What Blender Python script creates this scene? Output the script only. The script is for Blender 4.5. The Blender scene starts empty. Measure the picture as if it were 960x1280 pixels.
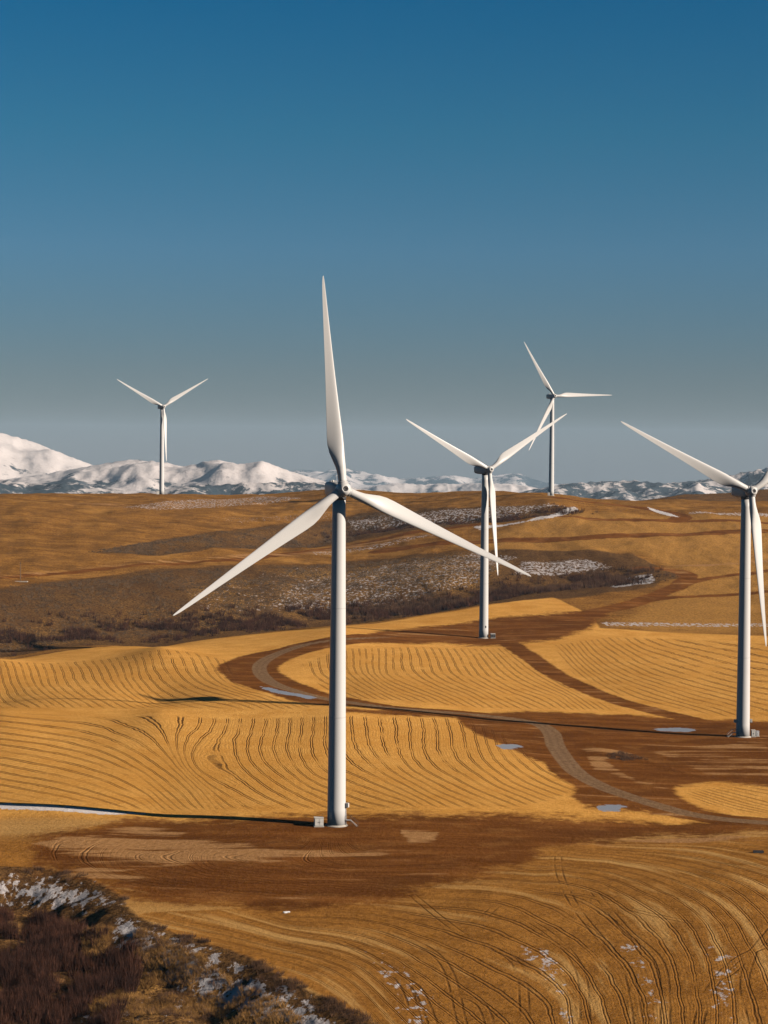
import bpy, bmesh, math, random
import numpy as np
from mathutils import Matrix, Vector

random.seed(7)
rng = np.random.default_rng(7)
scene = bpy.context.scene
COL = scene.collection
R = math.radians

# ------------------------------------------------------------------ camera
FOC = 2600.0                       # focal length in photo pixels (960 wide)
CAMZ = 89.7
PITCH, ROLL = math.atan(75.0 / FOC), R(0.5)
CAM = np.array([0.0, 0.0, CAMZ])
F_ = np.array([0.0, math.cos(PITCH), -math.sin(PITCH)])
U0 = np.array([0.0, math.sin(PITCH), math.cos(PITCH)])
R0 = np.array([1.0, 0.0, 0.0])
RV = R0 * math.cos(ROLL) + U0 * math.sin(ROLL)
UV = -R0 * math.sin(ROLL) + U0 * math.cos(ROLL)
cd = bpy.data.cameras.new('camera')
cd.sensor_fit = 'HORIZONTAL'
cd.sensor_width = 36.0
cd.lens = 36.0 * FOC / 960.0
cd.clip_start = 1.0
cd.clip_end = 120000.0
cam = bpy.data.objects.new('camera', cd)
COL.objects.link(cam)
cam.matrix_world = Matrix(((RV[0], UV[0], -F_[0], CAM[0]),
                           (RV[1], UV[1], -F_[1], CAM[1]),
                           (RV[2], UV[2], -F_[2], CAM[2]),
                           (0, 0, 0, 1)))
scene.camera = cam
scene.render.resolution_x = 768
scene.render.resolution_y = 1024

# ------------------------------------------------------------------ sun, sky, exposure
SUN_EL, SUN_FRONT = 22.0, 18.0     # elevation; degrees that the sun stands on the camera's side of due right
to_sun = Vector((math.cos(R(SUN_FRONT)) * math.cos(R(SUN_EL)),
                 -math.sin(R(SUN_FRONT)) * math.cos(R(SUN_EL)),
                 math.sin(R(SUN_EL))))
sd_ = bpy.data.lights.new('sun', 'SUN')
sd_.energy = 5.0
sd_.angle = R(0.53)
sd_.color = (1.0, 0.87, 0.74)
sun = bpy.data.objects.new('sun', sd_)
COL.objects.link(sun)
sun.rotation_euler = (-to_sun).to_track_quat('-Z', 'Y').to_euler()

w = bpy.data.worlds.new('World')
scene.world = w
w.use_nodes = True
wn, wl = w.node_tree.nodes, w.node_tree.links
wn.clear()
sky = wn.new('ShaderNodeTexSky')
sky.sky_type = 'NISHITA'
sky.sun_disc = False
sky.sun_elevation = R(SUN_EL)
sky.sun_rotation = math.atan2(to_sun.x, to_sun.y)
sky.altitude = 2000.0
sky.air_density = 1.0
sky.dust_density = 0.6
sky.ozone_density = 3.0
bg = wn.new('ShaderNodeBackground')
bg.inputs['Strength'].default_value = 0.05
wo = wn.new('ShaderNodeOutputWorld')
# the photograph's sky is much deeper than a plain one (polarised): grade it by height, on and on to the zenith
tc = wn.new('ShaderNodeTexCoord')
sx_ = wn.new('ShaderNodeSeparateXYZ')
wl.new(tc.outputs['Generated'], sx_.inputs[0])
mr = wn.new('ShaderNodeMapRange')
mr.inputs['From Min'].default_value = -0.02
mr.inputs['From Max'].default_value = 0.98
wl.new(sx_.outputs[2], mr.inputs['Value'])
ramp = wn.new('ShaderNodeValToRGB')
stops = [(-0.02, (.54, .42, .44)), (.038, (.57, .65, .72)), (.096, (.50, .93, 1.10)), (.151, (.22, .97, 1.13)), (.208, (.02, .90, 1.20)),
         (.45, (.20, .42, .50)), (.98, (.24, .34, .38))]
els = ramp.color_ramp.elements
while len(els) < len(stops): els.new(0.5)
for e_, (z_, c_) in zip(els, stops):
    e_.position = z_ + 0.02
for e_, (z_, c_) in zip(els, stops):
    e_.color = tuple(v_ / 1.87 for v_ in c_) + (1,)
wl.new(mr.outputs[0], ramp.inputs[0])
mx = wn.new('ShaderNodeMix')
mx.data_type = 'RGBA'
mx.blend_type = 'MULTIPLY'
mx.inputs[0].default_value = 1.0
wl.new(sky.outputs[0], mx.inputs[6])
wl.new(ramp.outputs[0], mx.inputs[7])
wl.new(mx.outputs[2], bg.inputs['Color'])
wl.new(bg.outputs[0], wo.inputs['Surface'])

scene.view_settings.view_transform = 'Standard'
scene.view_settings.look = 'None'
scene.view_settings.gamma = 1.0
scene.view_settings.exposure = 0.82
scene.view_settings.use_curve_mapping = False
scene.render.engine = 'CYCLES'
scene.cycles.max_bounces = 6
scene.cycles.diffuse_bounces = 0
scene.cycles.volume_bounces = 0


# ------------------------------------------------------------------ small helpers
def tag(o, label=None, cat=None, group=None, kind=None):
    if label: o['label'] = label
    if cat: o['category'] = cat
    if group: o['group'] = group
    if kind: o['kind'] = kind
    return o


def np_mesh(name, co, faces, mat, parent=None, smooth=False):
    """co (n,3) and a list/array of equally long faces -> one mesh object"""
    me = bpy.data.meshes.new(name)
    co = np.asarray(co, dtype=np.float32)
    faces = np.asarray(faces, dtype=np.int32)
    k = faces.shape[1]
    me.vertices.add(len(co))
    me.vertices.foreach_set('co', co.ravel())
    me.loops.add(faces.size)
    me.loops.foreach_set('vertex_index', faces.ravel())
    me.polygons.add(len(faces))
    me.polygons.foreach_set('loop_start', np.arange(0, faces.size, k, dtype=np.int32))
    me.polygons.foreach_set('loop_total', np.full(len(faces), k, dtype=np.int32))
    me.polygons.foreach_set('use_smooth', np.full(len(faces), smooth, dtype=bool))
    me.update(calc_edges=True)
    me.materials.append(mat)
    o = bpy.data.objects.new(name, me)
    COL.objects.link(o)
    if parent is not None:
        o.parent = parent
    return o


def bm_obj(name, bm, mat, parent=None, smooth=False):
    me = bpy.data.meshes.new(name)
    bmesh.ops.recalc_face_normals(bm, faces=bm.faces[:])
    bm.to_mesh(me)
    bm.free()
    for p in me.polygons:
        p.use_smooth = smooth
    me.materials.append(mat)
    o = bpy.data.objects.new(name, me)
    COL.objects.link(o)
    if parent is not None:
        o.parent = parent
    return o


def empty(name, loc):
    o = bpy.data.objects.new(name, None)
    COL.objects.link(o)
    o.location = loc
    o.empty_display_size = 1.0
    return o


def hash2(ix, iy, seed):
    h = (ix.astype(np.int64) * 374761393 + iy.astype(np.int64) * 668265263 + seed * 1442695041) & 0xFFFFFFFF
    h = ((h ^ (h >> 13)) * 1274126177) & 0xFFFFFFFF
    h = h ^ (h >> 16)
    return (h & 0xFFFF) / 65535.0


def vnoise(x, y, seed=0):
    ix, iy = np.floor(x), np.floor(y)
    fx, fy = x - ix, y - iy
    fx = fx * fx * fx * (fx * (fx * 6 - 15) + 10)
    fy = fy * fy * fy * (fy * (fy * 6 - 15) + 10)
    a = hash2(ix, iy, seed); b = hash2(ix + 1, iy, seed)
    c = hash2(ix, iy + 1, seed); d = hash2(ix + 1, iy + 1, seed)
    return (a + (b - a) * fx) * (1 - fy) + (c + (d - c) * fx) * fy


def fbm(x, y, seed=0, oct=4, ridged=False):
    s, amp, tot = 0.0, 1.0, 0.0
    for i in range(oct):
        c_, s_ = math.cos(0.6 * i), math.sin(0.6 * i)
        n = vnoise(x * c_ - y * s_ + 17.3 * i, x * s_ + y * c_ - 9.1 * i, seed + i)
        if ridged:
            n = 1 - np.abs(2 * n - 1)
        s = s + n * amp
        tot += amp
        amp *= 0.5
        x, y = x * 2, y * 2
    return s / tot


def sstep(e0, e1, x):
    t = np.clip((x - e0) / (e1 - e0), 0, 1)
    return t * t * (3 - 2 * t)


def pix_dir(px, py):
    px, py = np.asarray(px, float), np.asarray(py, float)
    d = F_[None, :] + ((px - 480) / FOC)[:, None] * RV[None, :] - ((py - 640) / FOC)[:, None] * UV[None, :]
    return d


class TPS:
    """thin plate spline through scattered values"""
    def __init__(self, pts, val, reg=1e-4):
        p = np.asarray(pts, float)
        n = len(p)
        K = self.k(p, p) + reg * np.eye(n)
        P = np.hstack([np.ones((n, 1)), p])
        A = np.zeros((n + 3, n + 3))
        A[:n, :n] = K; A[:n, n:] = P; A[n:, :n] = P.T
        sol = np.linalg.solve(A, np.concatenate([np.asarray(val, float), np.zeros(3)]))
        self.p, self.w, self.a = p, sol[:n], sol[n:]

    @staticmethod
    def k(a, b):
        d2 = (a[:, None, 0] - b[None, :, 0]) ** 2 + (a[:, None, 1] - b[None, :, 1]) ** 2
        return 0.5 * d2 * np.log(d2 + 1e-12)

    def __call__(self, q):
        out = np.empty(len(q))
        for i in range(0, len(q), 40000):
            s = q[i:i + 40000]
            out[i:i + 40000] = self.k(s, self.p) @ self.w + self.a[0] + s @ self.a[1:]
        return out


def uv_of(X, Y):
    return np.stack([np.clip(5 * np.arctan2(X, Y), -1.9, 1.9),
                     np.log(np.clip(np.hypot(X, Y), 240, 2700))], axis=1)


# ------------------------------------------------------------------ terrain height
# surveyed points: bearing and row on the photograph with the ground's height over the nearest turbine's foot
survey = []
def row_pts(px, lst):
    for py, z in lst:
        d = pix_dir([px], [py])[0]
        t = (z - CAMZ) / d[2]
        survey.append((d[0] * t, d[1] * t, z))
def dist_pts(px, lst):
    for D, z in lst:
        d = pix_dir([px], [620])[0]
        survey.append((d[0] / d[1] * D, D, z))

for px in (-450, 0):
    row_pts(px, [(1330, 0), (1150, 0.5), (1015, 0), (950, 2.5), (888, 4.2), (823, 3), (725, 14), (690, 24), (655, 37), (635, 46)])
    dist_pts(px, [(745, -1.5), (960, -7), (1060, -2), (1950, 45), (2300, 22), (2700, -10)])
row_pts(200, [(1330, 0), (1150, 0.3), (1015, 0), (950, 2.2), (888, 4.2), (806, 4), (708, 17), (680, 26), (645, 40), (622, 50.3)])
dist_pts(200, [(745, -1.0), (1000, -5.5), (1100, 0), (1908, 48.5), (2150, 42), (2600, 5)])
row_pts(421, [(1330, 0), (1150, 0), (1037, 0), (950, 1.8), (890, 3), (784, 5), (690, 20), (660, 31), (630, 46), (614, 56)])
dist_pts(421, [(760, 0), (1085, 0), (1180, 4), (2050, 48), (2400, 22), (2700, 0)])
row_pts(604, [(1330, 0), (1150, 0.5), (1030, 0), (960, 0.8), (895, -0.6), (850, 0.2), (797, 1.3), (757, 8.5), (690, 24), (655, 38), (627, 51), (616, 56.5)])
dist_pts(604, [(1950, 51), (2350, 25), (2700, 5)])
row_pts(689, [(745, 10.5), (700, 21.5), (660, 36.5), (635, 49), (617.5, 57)])
dist_pts(689, [(1850, 50), (2400, 24)])
row_pts(850, [(1330, 1), (1150, 1.5), (1030, -1), (960, -2), (905, -2.4), (850, -0.5), (800, 1.5), (740, 11), (700, 22), (660, 37), (630, 50), (623, 52.5)])
row_pts(929, [(919, -2.5)])
dist_pts(850, [(1950, 40), (2200, 35), (2400, 44), (2700, 34)])
for px in (960, 1400):
    row_pts(px, [(1330, 1), (1150, 2), (1034, -1), (960, -2.2), (915, -2.6), (850, -0.5), (795, 1.8), (740, 11), (700, 22), (660, 37), (633, 49), (626, 51.5)])
    dist_pts(px, [(1950, 40), (2200, 38), (2400, 52), (2700, 44)])
survey = np.array(survey)
relief = TPS(uv_of(survey[:, 0], survey[:, 1]), survey[:, 2], 2e-3)


def h_base(X, Y):
    z = relief(uv_of(X, Y))
    r = np.hypot(X, Y)
    th = np.abs(np.arctan2(X, Y))
    z = z * (1 - sstep(R(16), R(28), th) * sstep(1000, 300, r))
    z = z * (1 - sstep(R(40), R(90), th))
    far = sstep(2450, 4200, r)
    return z * (1 - far) + far * (-20.0 - 0.030 * r)


def raycast(pts, hfun, rmax=2600):
    """where the lines of sight through photo points first meet the ground"""
    p = np.asarray(pts, float)
    d = pix_dir(p[:, 0], p[:, 1])
    Ys = np.concatenate([np.linspace(230, 1100, 900), np.linspace(1101, rmax, 800)])
    T = Ys[None, :] / d[:, 1:2]
    X = d[:, 0:1] * T
    Y = np.broadcast_to(Ys[None, :], X.shape)
    Zr = CAMZ + d[:, 2:3] * T
    H = hfun(X.ravel(), Y.ravel()).reshape(X.shape)
    below = (Zr - H) < 0
    idx = np.where(below.any(1), below.argmax(1), np.argmin(Zr - H, axis=1))
    i0 = np.maximum(idx - 1, 0)
    n = np.arange(len(p))
    a, b = (Zr - H)[n, i0], (Zr - H)[n, idx]
    f = np.where((a > 0) & (b < 0), a / np.maximum(a - b, 1e-9), 1.0)
    Yh = Ys[i0] + (Ys[idx] - Ys[i0]) * f
    return np.stack([d[:, 0] / d[:, 1] * Yh, Yh], axis=1)


def catmull(P, n=8):
    P = np.asarray(P, float)
    Q = np.vstack([2 * P[0] - P[1], P, 2 * P[-1] - P[-2]])
    out = []
    for i in range(1, len(Q) - 2):
        for t in np.linspace(0, 1, n, endpoint=False):
            a, b, c, d = Q[i - 1], Q[i], Q[i + 1], Q[i + 2]
            out.append(0.5 * (2 * b + (c - a) * t + (2 * a - 5 * b + 4 * c - d) * t * t + (3 * b - a - 3 * c + d) * t ** 3))
    out.append(P[-1])
    return np.array(out)


def seg_dist(X, Y, line, ky=1.0, rad=60.0):
    """distance to a polyline and the fraction along it; far points get rad"""
    dist = np.full(X.shape, rad, float)
    frac = np.zeros(X.shape)
    L = np.asarray(line, float)
    sel = np.where((X > L[:, 0].min() - rad) & (X < L[:, 0].max() + rad) &
                   (Y > L[:, 1].min() - rad / ky) & (Y < L[:, 1].max() + rad / ky))[0]
    if len(sel) == 0:
        return dist, frac
    x, y = X[sel], Y[sel] * ky
    best, bf = np.full(len(sel), rad, float), np.zeros(len(sel))
    n = len(L) - 1
    for i in range(n):
        ax, ay, bx, by = L[i, 0], L[i, 1] * ky, L[i + 1, 0], L[i + 1, 1] * ky
        vx, vy = bx - ax, by - ay
        t = np.clip(((x - ax) * vx + (y - ay) * vy) / (vx * vx + vy * vy + 1e-9), 0, 1)
        d = np.hypot(x - ax - t * vx, y - ay - t * vy)
        m = d < best
        best[m] = d[m]
        bf[m] = ((i + t) / n)[m]
    dist[sel], frac[sel] = best, bf
    return dist, frac


def poly_sd(X, Y, poly, ky=0.25, rad=60.0):
    """signed distance (inside positive) to a polygon; depth counts by ky"""
    L = np.asarray(poly, float)
    C = np.vstack([L, L[:1]])
    d, _ = seg_dist(X, Y, C, ky, rad)
    ins = np.zeros(X.shape, bool)
    for i in range(len(L)):
        x0, y0 = C[i]; x1, y1 = C[i + 1]
        if y0 == y1:
            continue
        c = ((y0 > Y) != (y1 > Y)) & (X < (x1 - x0) * (Y - y0) / (y1 - y0) + x0)
        ins ^= c
    return np.where(ins, d, -d)


# gullies cut into the slopes
gully_main = catmull(raycast([(-260, 800), (0, 778), (150, 768), (300, 760), (450, 748), (560, 738), (660, 726), (740, 719), (815, 716)], h_base), 6)
gully_up = catmull(raycast([(330, 680), (430, 664), (520, 651), (600, 644), (660, 639), (718, 636)], h_base), 6)
ravine_edge = [(-500, 1092), (-200, 1084), (0, 1083), (60, 1084), (110, 1095), (150, 1118), (168, 1140), (205, 1160), (260, 1178),
               (320, 1200), (370, 1230), (430, 1258), (475, 1285)]
rav_line = raycast(ravine_edge, h_base)
ravine = np.vstack([catmull(rav_line, 5), [(20, 285), (10, 215), (-60, 190), (-260, 200), (-330, 380)]])
mound = raycast([(752, 942)], h_base)[0]


gold_edge = catmull(raycast([(-450, 839), (-200, 831), (0, 823), (150, 807), (300, 795), (420, 782), (520, 770), (600, 757), (690, 747)], h_base), 6)
ge_th, ge_r = np.arctan2(gold_edge[:, 0], gold_edge[:, 1]), np.hypot(gold_edge[:, 0], gold_edge[:, 1])


def h_ground(X, Y):
    z = h_base(X, Y)
    th = np.arctan2(X, Y)
    dy = np.hypot(X, Y) - np.interp(th, ge_th, ge_r)
    z = z - 6.5 * sstep(ge_th[-1], R(0.5), th) * sstep(R(-30), R(-20), th) * sstep(1, 22, dy) * sstep(190, 60, dy)
    d, f = seg_dist(X, Y, gully_main, 1.0, 160)
    wd = 58 - 26 * f
    z = z - (9.5 - 5.5 * f) * np.exp(-(d / wd) ** 2) * sstep(1.0, 0.93, f)
    d, f = seg_dist(X, Y, gully_up, 1.0, 110)
    z = z - (2.0 + 4.0 * np.sin(np.pi * np.clip(f * .9 + .1, 0, 1))) * np.exp(-(d / 26) ** 2)
    d = poly_sd(X, Y, ravine, 1.0, 120)
    n = fbm(X / 13, Y / 13, 5, 4) - 0.5
    dd = d + 5 * (fbm(X / 9, Y / 9, 9, 3) - 0.5)
    z = z - (5.2 * sstep(-1.0, 18, dd) + 7.0 * sstep(14, 80, dd)) + sstep(2, 14, dd) * n * 4.0
    z = z + 0.7 * np.exp(-(((X - mound[0]) / 6) ** 2 + ((Y - mound[1]) / 16) ** 2))
    r = np.hypot(X, Y)
    z = z + (fbm(X / 60, Y / 60, 21, 3) - 0.5) * 1.1 * sstep(250, 420, r)
    z = z + (fbm(X / 22, Y / 40, 31, 4) - 0.5) * 3.0 * sstep(1080, 1250, r) * sstep(2900, 2000, r)
    return z


# ------------------------------------------------------------------ procedural materials
def new_mat(name):
    m = bpy.data.materials.new(name)
    m.use_nodes = True
    nt = m.node_tree
    nt.nodes.clear()
    out = nt.nodes.new('ShaderNodeOutputMaterial')
    b = nt.nodes.new('ShaderNodeBsdfPrincipled')
    nt.links.new(b.outputs[0], out.inputs['Surface'])
    return m, nt, b


class NT:
    """terse node graph builder"""
    def __init__(self, nt): self.nt = nt
    def put(self, sock, v):
        if isinstance(v, bpy.types.NodeSocket): self.nt.links.new(v, sock)
        elif v is not None: sock.default_value = v
    def m(self, op, a, b=None, c=None, clamp=False):
        n = self.nt.nodes.new('ShaderNodeMath'); n.operation = op; n.use_clamp = clamp
        self.put(n.inputs[0], a); self.put(n.inputs[1], b)
        if c is not None: self.put(n.inputs[2], c)
        return n.outputs[0]
    def step(self, v, lo, hi):
        n = self.nt.nodes.new('ShaderNodeMapRange'); n.interpolation_type = 'SMOOTHSTEP'
        self.put(n.inputs['Value'], v); self.put(n.inputs['From Min'], lo); self.put(n.inputs['From Max'], hi)
        return n.outputs['Result']
    def attr(self, name):
        n = self.nt.nodes.new('ShaderNodeAttribute'); n.attribute_name = name
        return n.outputs['Fac']
    def pos(self):
        return self.nt.nodes.new('ShaderNodeTexCoord').outputs['Object']
    def scale(self, v, s):
        n = self.nt.nodes.new('ShaderNodeVectorMath'); n.operation = 'MULTIPLY'
        self.put(n.inputs[0], v); n.inputs[1].default_value = s
        return n.outputs[0]
    def noise(self, vec, sc, detail=4, rough=0.55, dist=0.0):
        n = self.nt.nodes.new('ShaderNodeTexNoise')
        self.put(n.inputs['Vector'], vec)
        n.inputs['Scale'].default_value = sc; n.inputs['Detail'].default_value = detail
        n.inputs['Roughness'].default_value = rough; n.inputs['Distortion'].default_value = dist
        return n.outputs['Fac']
    def mix(self, f, a, b, mode='MIX'):
        n = self.nt.nodes.new('ShaderNodeMix'); n.data_type = 'RGBA'; n.blend_type = mode; n.clamp_factor = True
        self.put(n.inputs[0], f)
        self.put(n.inputs[6], a if isinstance(a, bpy.types.NodeSocket) else (*a, 1))
        self.put(n.inputs[7], b if isinstance(b, bpy.types.NodeSocket) else (*b, 1))
        return n.outputs[2]
    def mixf(self, f, a, b):
        n = self.nt.nodes.new('ShaderNodeMix'); n.data_type = 'FLOAT'
        self.put(n.inputs[0], f); self.put(n.inputs[2], a); self.put(n.inputs[3], b)
        return n.outputs[0]
    def bump(self, h, strength, dist, normal=None):
        n = self.nt.nodes.new('ShaderNodeBump')
        self.put(n.inputs['Height'], h); self.put(n.inputs['Strength'], strength); self.put(n.inputs['Distance'], dist)
        if normal is not None: self.put(n.inputs['Normal'], normal)
        return n.outputs[0]
    def xyz(self, x, y, z=0.0):
        n = self.nt.nodes.new('ShaderNodeCombineXYZ')
        self.put(n.inputs[0], x); self.put(n.inputs[1], y); self.put(n.inputs[2], z)
        return n.outputs[0]
    def sep(self, v):
        n = self.nt.nodes.new('ShaderNodeSeparateXYZ'); self.put(n.inputs[0], v)
        return n.outputs


def ground_material():
    m, nt, b = new_mat('farmland')
    g = NT(nt)
    P = g.pos()
    n_big = g.noise(P, 0.012, 3)
    n_mid = g.noise(P, 0.09, 5, 0.6)
    n_fine = g.noise(P, 0.8, 5, 0.65)
    n_cl = g.noise(P, 2.2, 4, 0.7)
    n_edge = g.m('SUBTRACT', g.m('MULTIPLY_ADD', g.noise(P, 0.055, 3, 0.6), 0.6, g.m('MULTIPLY', g.noise(P, 0.3, 6, 0.7), 0.6)), 0.6)
    streak = g.noise(g.scale(P, (0.02, 0.12, 0.1)), 1.0, 5, 0.65, 0.6)

    def mask(name, k=0.7, soft=0.12):
        v = g.m('MULTIPLY_ADD', n_edge, k, g.attr(name))
        return g.step(v, 0.5 - soft, 0.5 + soft)

    # stubble and its wheel tracks
    ph = g.attr('phase')
    along = g.sep(P)[1]
    warp = g.m('MULTIPLY_ADD', g.m('SUBTRACT', g.noise(P, 0.06, 3, 0.6), 0.5), 0.42, ph)
    warp = g.m('MULTIPLY_ADD', g.m('SUBTRACT', g.noise(P, 0.16, 2, 0.5), 0.5), 0.10, warp)
    fr = g.m('FRACT', warp)
    d1 = g.m('ABSOLUTE', g.m('SUBTRACT', g.m('ABSOLUTE', g.m('SUBTRACT', fr, 0.5)), 0.085))
    line = g.m('SUBTRACT', 1.0, g.step(d1, 0.018, 0.062))
    brk = g.step(g.noise(g.xyz(g.m('MULTIPLY', g.m('FLOOR', warp), 2.37), g.m('MULTIPLY', along, 0.035)), 0.9, 4, 0.65), 0.28, 0.56)
    line = g.m('MULTIPLY', line, brk)
    fr2 = g.m('FRACT', g.m('MULTIPLY', warp, 5.0))
    comb = g.m('SUBTRACT', 1.0, g.step(g.m('ABSOLUTE', g.m('SUBTRACT', fr2, 0.5)), 0.05, 0.35))
    comb = g.m('MULTIPLY', comb, g.step(n_mid, 0.35, 0.65))
    trk = g.attr('track')
    line = g.m('MULTIPLY', line, trk)
    comb = g.m('MULTIPLY', comb, trk)
    tone = g.m('MULTIPLY_ADD', n_fine, 0.5, g.m('MULTIPLY', n_mid, 0.5))
    c = g.mix(g.step(tone, 0.32, 0.68), (0.54, 0.27, 0.068), (0.80, 0.46, 0.15))
    c = g.mix(g.m('MULTIPLY', g.step(n_big, 0.4, 0.65), 0.35), c, (0.50, 0.24, 0.05))
    # darker stubble of the nearest field with pale swaths along the rows
    swath = g.noise(g.xyz(g.m('MULTIPLY', ph, 0.55), g.m('MULTIPLY', along, 0.012)), 1.6, 4, 0.6)
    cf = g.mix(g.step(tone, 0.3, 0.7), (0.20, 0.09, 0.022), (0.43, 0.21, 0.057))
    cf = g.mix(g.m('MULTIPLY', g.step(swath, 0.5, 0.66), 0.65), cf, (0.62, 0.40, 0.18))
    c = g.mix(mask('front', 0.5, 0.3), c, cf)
    # rough pasture of the upper slopes
    cp = g.mix(g.step(g.m('MULTIPLY_ADD', n_fine, 0.6, g.m('MULTIPLY', streak, 0.4)), 0.40, 0.60), (0.15, 0.07, 0.02), (0.35, 0.18, 0.054))
    cp = g.mix(g.m('MULTIPLY', g.step(n_cl, 0.55, 0.7), 0.5), cp, (0.17, 0.09, 0.035))
    cp = g.mix(g.m('MULTIPLY', g.step(g.noise(P, 0.035, 5, 0.7), 0.46, 0.62), 0.6), cp, (0.135, 0.068, 0.024))
    cp = g.mix(g.m('MULTIPLY', g.step(g.noise(g.scale(P, (1, 1, 1)), 0.02, 4, 0.6), 0.52, 0.66), 0.5), cp, (0.46, 0.25, 0.08))
    straw = g.mix(g.step(n_fine, 0.34, 0.66), (0.27, 0.14, 0.045), (0.50, 0.285, 0.095))
    cp = g.mix(g.m('MULTIPLY', mask('straw', 0.9, 0.4), 0.75), cp, straw)
    c = g.mix(mask('pasture', 0.4, 0.2), c, cp)
    c = g.mix(g.m('MULTIPLY', comb, 0.26), c, (0.19, 0.09, 0.025))
    c = g.mix(g.m('MULTIPLY', line, 0.95), c, (0.115, 0.055, 0.02))
    # single wheel tracks crossing the rows
    wd = g.m('ABSOLUTE', g.m('SUBTRACT', g.m('MULTIPLY_ADD', n_edge, 0.25, g.attr('wheel')), 0.75))
    wt = g.m('MULTIPLY', g.m('SUBTRACT', 1.0, g.step(wd, 0.06, 0.32)), g.step(g.noise(P, 0.05, 4, 0.6), 0.36, 0.6))
    c = g.mix(g.m('MULTIPLY', wt, 0.7), c, (0.10, 0.047, 0.016))
    # sagebrush ground
    sg = mask('sage', 0.9, 0.25)
    cs = g.mix(g.step(n_fine, 0.35, 0.65), (0.062, 0.034, 0.020), (0.135, 0.076, 0.039))
    fl = g.m('MULTIPLY', g.step(g.m('MULTIPLY_ADD', n_cl, 0.5, g.m('MULTIPLY', n_fine, 0.5)), 0.47, 0.58), g.step(g.m('MULTIPLY_ADD', n_big, 0.6, g.m('MULTIPLY', n_mid, 0.5)), 0.42, 0.66))
    cs = g.mix(g.m('MULTIPLY', fl, g.attr('fleck')), cs, (0.48, 0.28, 0.10))
    c = g.mix(g.m('MULTIPLY', sg, 0.96), c, cs)
    # bare soil: damp dark and dry pale
    dm = mask('dirt', 1.5, 0.2)
    cdirt = g.mix(g.step(streak, 0.35, 0.7), (0.125, 0.046, 0.011), (0.225, 0.09, 0.025))
    cdirt = g.mix(g.m('MULTIPLY', g.step(n_fine, 0.5, 0.75), 0.4), cdirt, (0.32, 0.155, 0.055))
    cdirt = g.mix(g.m('MULTIPLY', g.step(n_mid, 0.5, 0.7), 0.45), cdirt, (0.30, 0.145, 0.052))
    cdirt = g.mix(g.m('MULTIPLY', g.step(g.noise(P, 0.04, 4, 0.6), 0.5, 0.64), 0.4), cdirt, (0.085, 0.034, 0.010))
    c = g.mix(dm, c, cdirt)
    c = g.mix(g.m('MULTIPLY', g.m('MAXIMUM', line, g.m('MULTIPLY', comb, 0.7)), g.m('MULTIPLY', dm, 0.5)), c, (0.09, 0.036, 0.012))
    tn = g.step(g.m('ADD', g.m('MULTIPLY', g.m('SUBTRACT', streak, 0.5), 2.2), g.attr('tan')), 0.42, 0.62)
    c = g.mix(tn, c, g.mix(g.step(n_fine, 0.3, 0.7), (0.30, 0.16, 0.075), (0.42, 0.245, 0.13)))
    gr = mask('gravel', 0.35, 0.2)
    rut = g.attr('rut')
    cg = g.mix(g.step(n_fine, 0.3, 0.7), (0.165, 0.10, 0.065), (0.27, 0.18, 0.125))
    cg = g.mix(g.m('MULTIPLY', rut, 0.3), cg, (0.11, 0.06, 0.035))
    c = g.mix(gr, c, cg)
    c = g.mix(1.0, c, (0.86, 0.80, 0.62), 'MULTIPLY')
    # snow lying between the tufts
    sv = g.m('MULTIPLY_ADD', g.m('SUBTRACT', g.noise(g.scale(P, (1.0, 0.5, 1.0)), 0.55, 6, 0.68), 0.5), 2.4, g.attr('snow'))
    sn = g.m('MULTIPLY', g.step(sv, 0.5, 0.62), g.step(g.attr('snow'), 0.02, 0.1))
    c = g.mix(g.m('MULTIPLY', sn, g.mixf(n_fine, 0.7, 1.0)), c, g.mix(g.step(g.attr('snow'), 0.45, 0.9), (0.44, 0.41, 0.41), (0.62, 0.61, 0.62)))
    pd = g.m('MULTIPLY', g.step(g.m('MULTIPLY_ADD', n_edge, 1.2, g.attr('puddle')), 0.45, 0.55), 1.0)
    c = g.mix(pd, c, (0.26, 0.26, 0.28))
    nt.links.new(c, b.inputs['Base Color'])
    rough = g.mixf(pd, 0.95, 0.3)
    nt.links.new(rough, b.inputs['Roughness'])
    nt.links.new(g.mixf(pd, 0.0, 0.4), b.inputs['Specular IOR Level'])
    h = g.m('MULTIPLY_ADD', n_cl, 0.25, g.m('MULTIPLY', n_fine, 0.6))
    h = g.m('MULTIPLY_ADD', line, -0.35, h)
    h = g.m('MULTIPLY_ADD', comb, -0.05, h)
    h = g.m('MULTIPLY_ADD', wt, -0.15, h)
    h = g.m('MULTIPLY_ADD', g.m('MULTIPLY', sg, n_fine), 1.2, h)
    amt = g.mixf(pd, 0.55, 0.02)
    nt.links.new(g.bump(h, amt, 0.9), b.inputs['Normal'])
    return m


def paint(name, col, rough=0.45, spec=0.4, grime=0.12, gscale=0.6):
    m, nt, b = new_mat(name)
    g = NT(nt)
    P = g.pos()
    n = g.noise(g.scale(P, (1, 1, 0.25)), gscale, 5, 0.6)
    n2 = g.noise(P, gscale * 9, 3, 0.6)
    f = g.m('MULTIPLY', g.step(g.m('MULTIPLY_ADD', n2, 0.3, g.m('MULTIPLY', n, 0.7)), 0.45, 0.75), grime)
    c = g.mix(f, col, tuple(x * 0.45 for x in col))
    nt.links.new(c, b.inputs['Base Color'])
    b.inputs['Roughness'].default_value = rough
    b.inputs['Specular IOR Level'].default_value = spec
    return m


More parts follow.
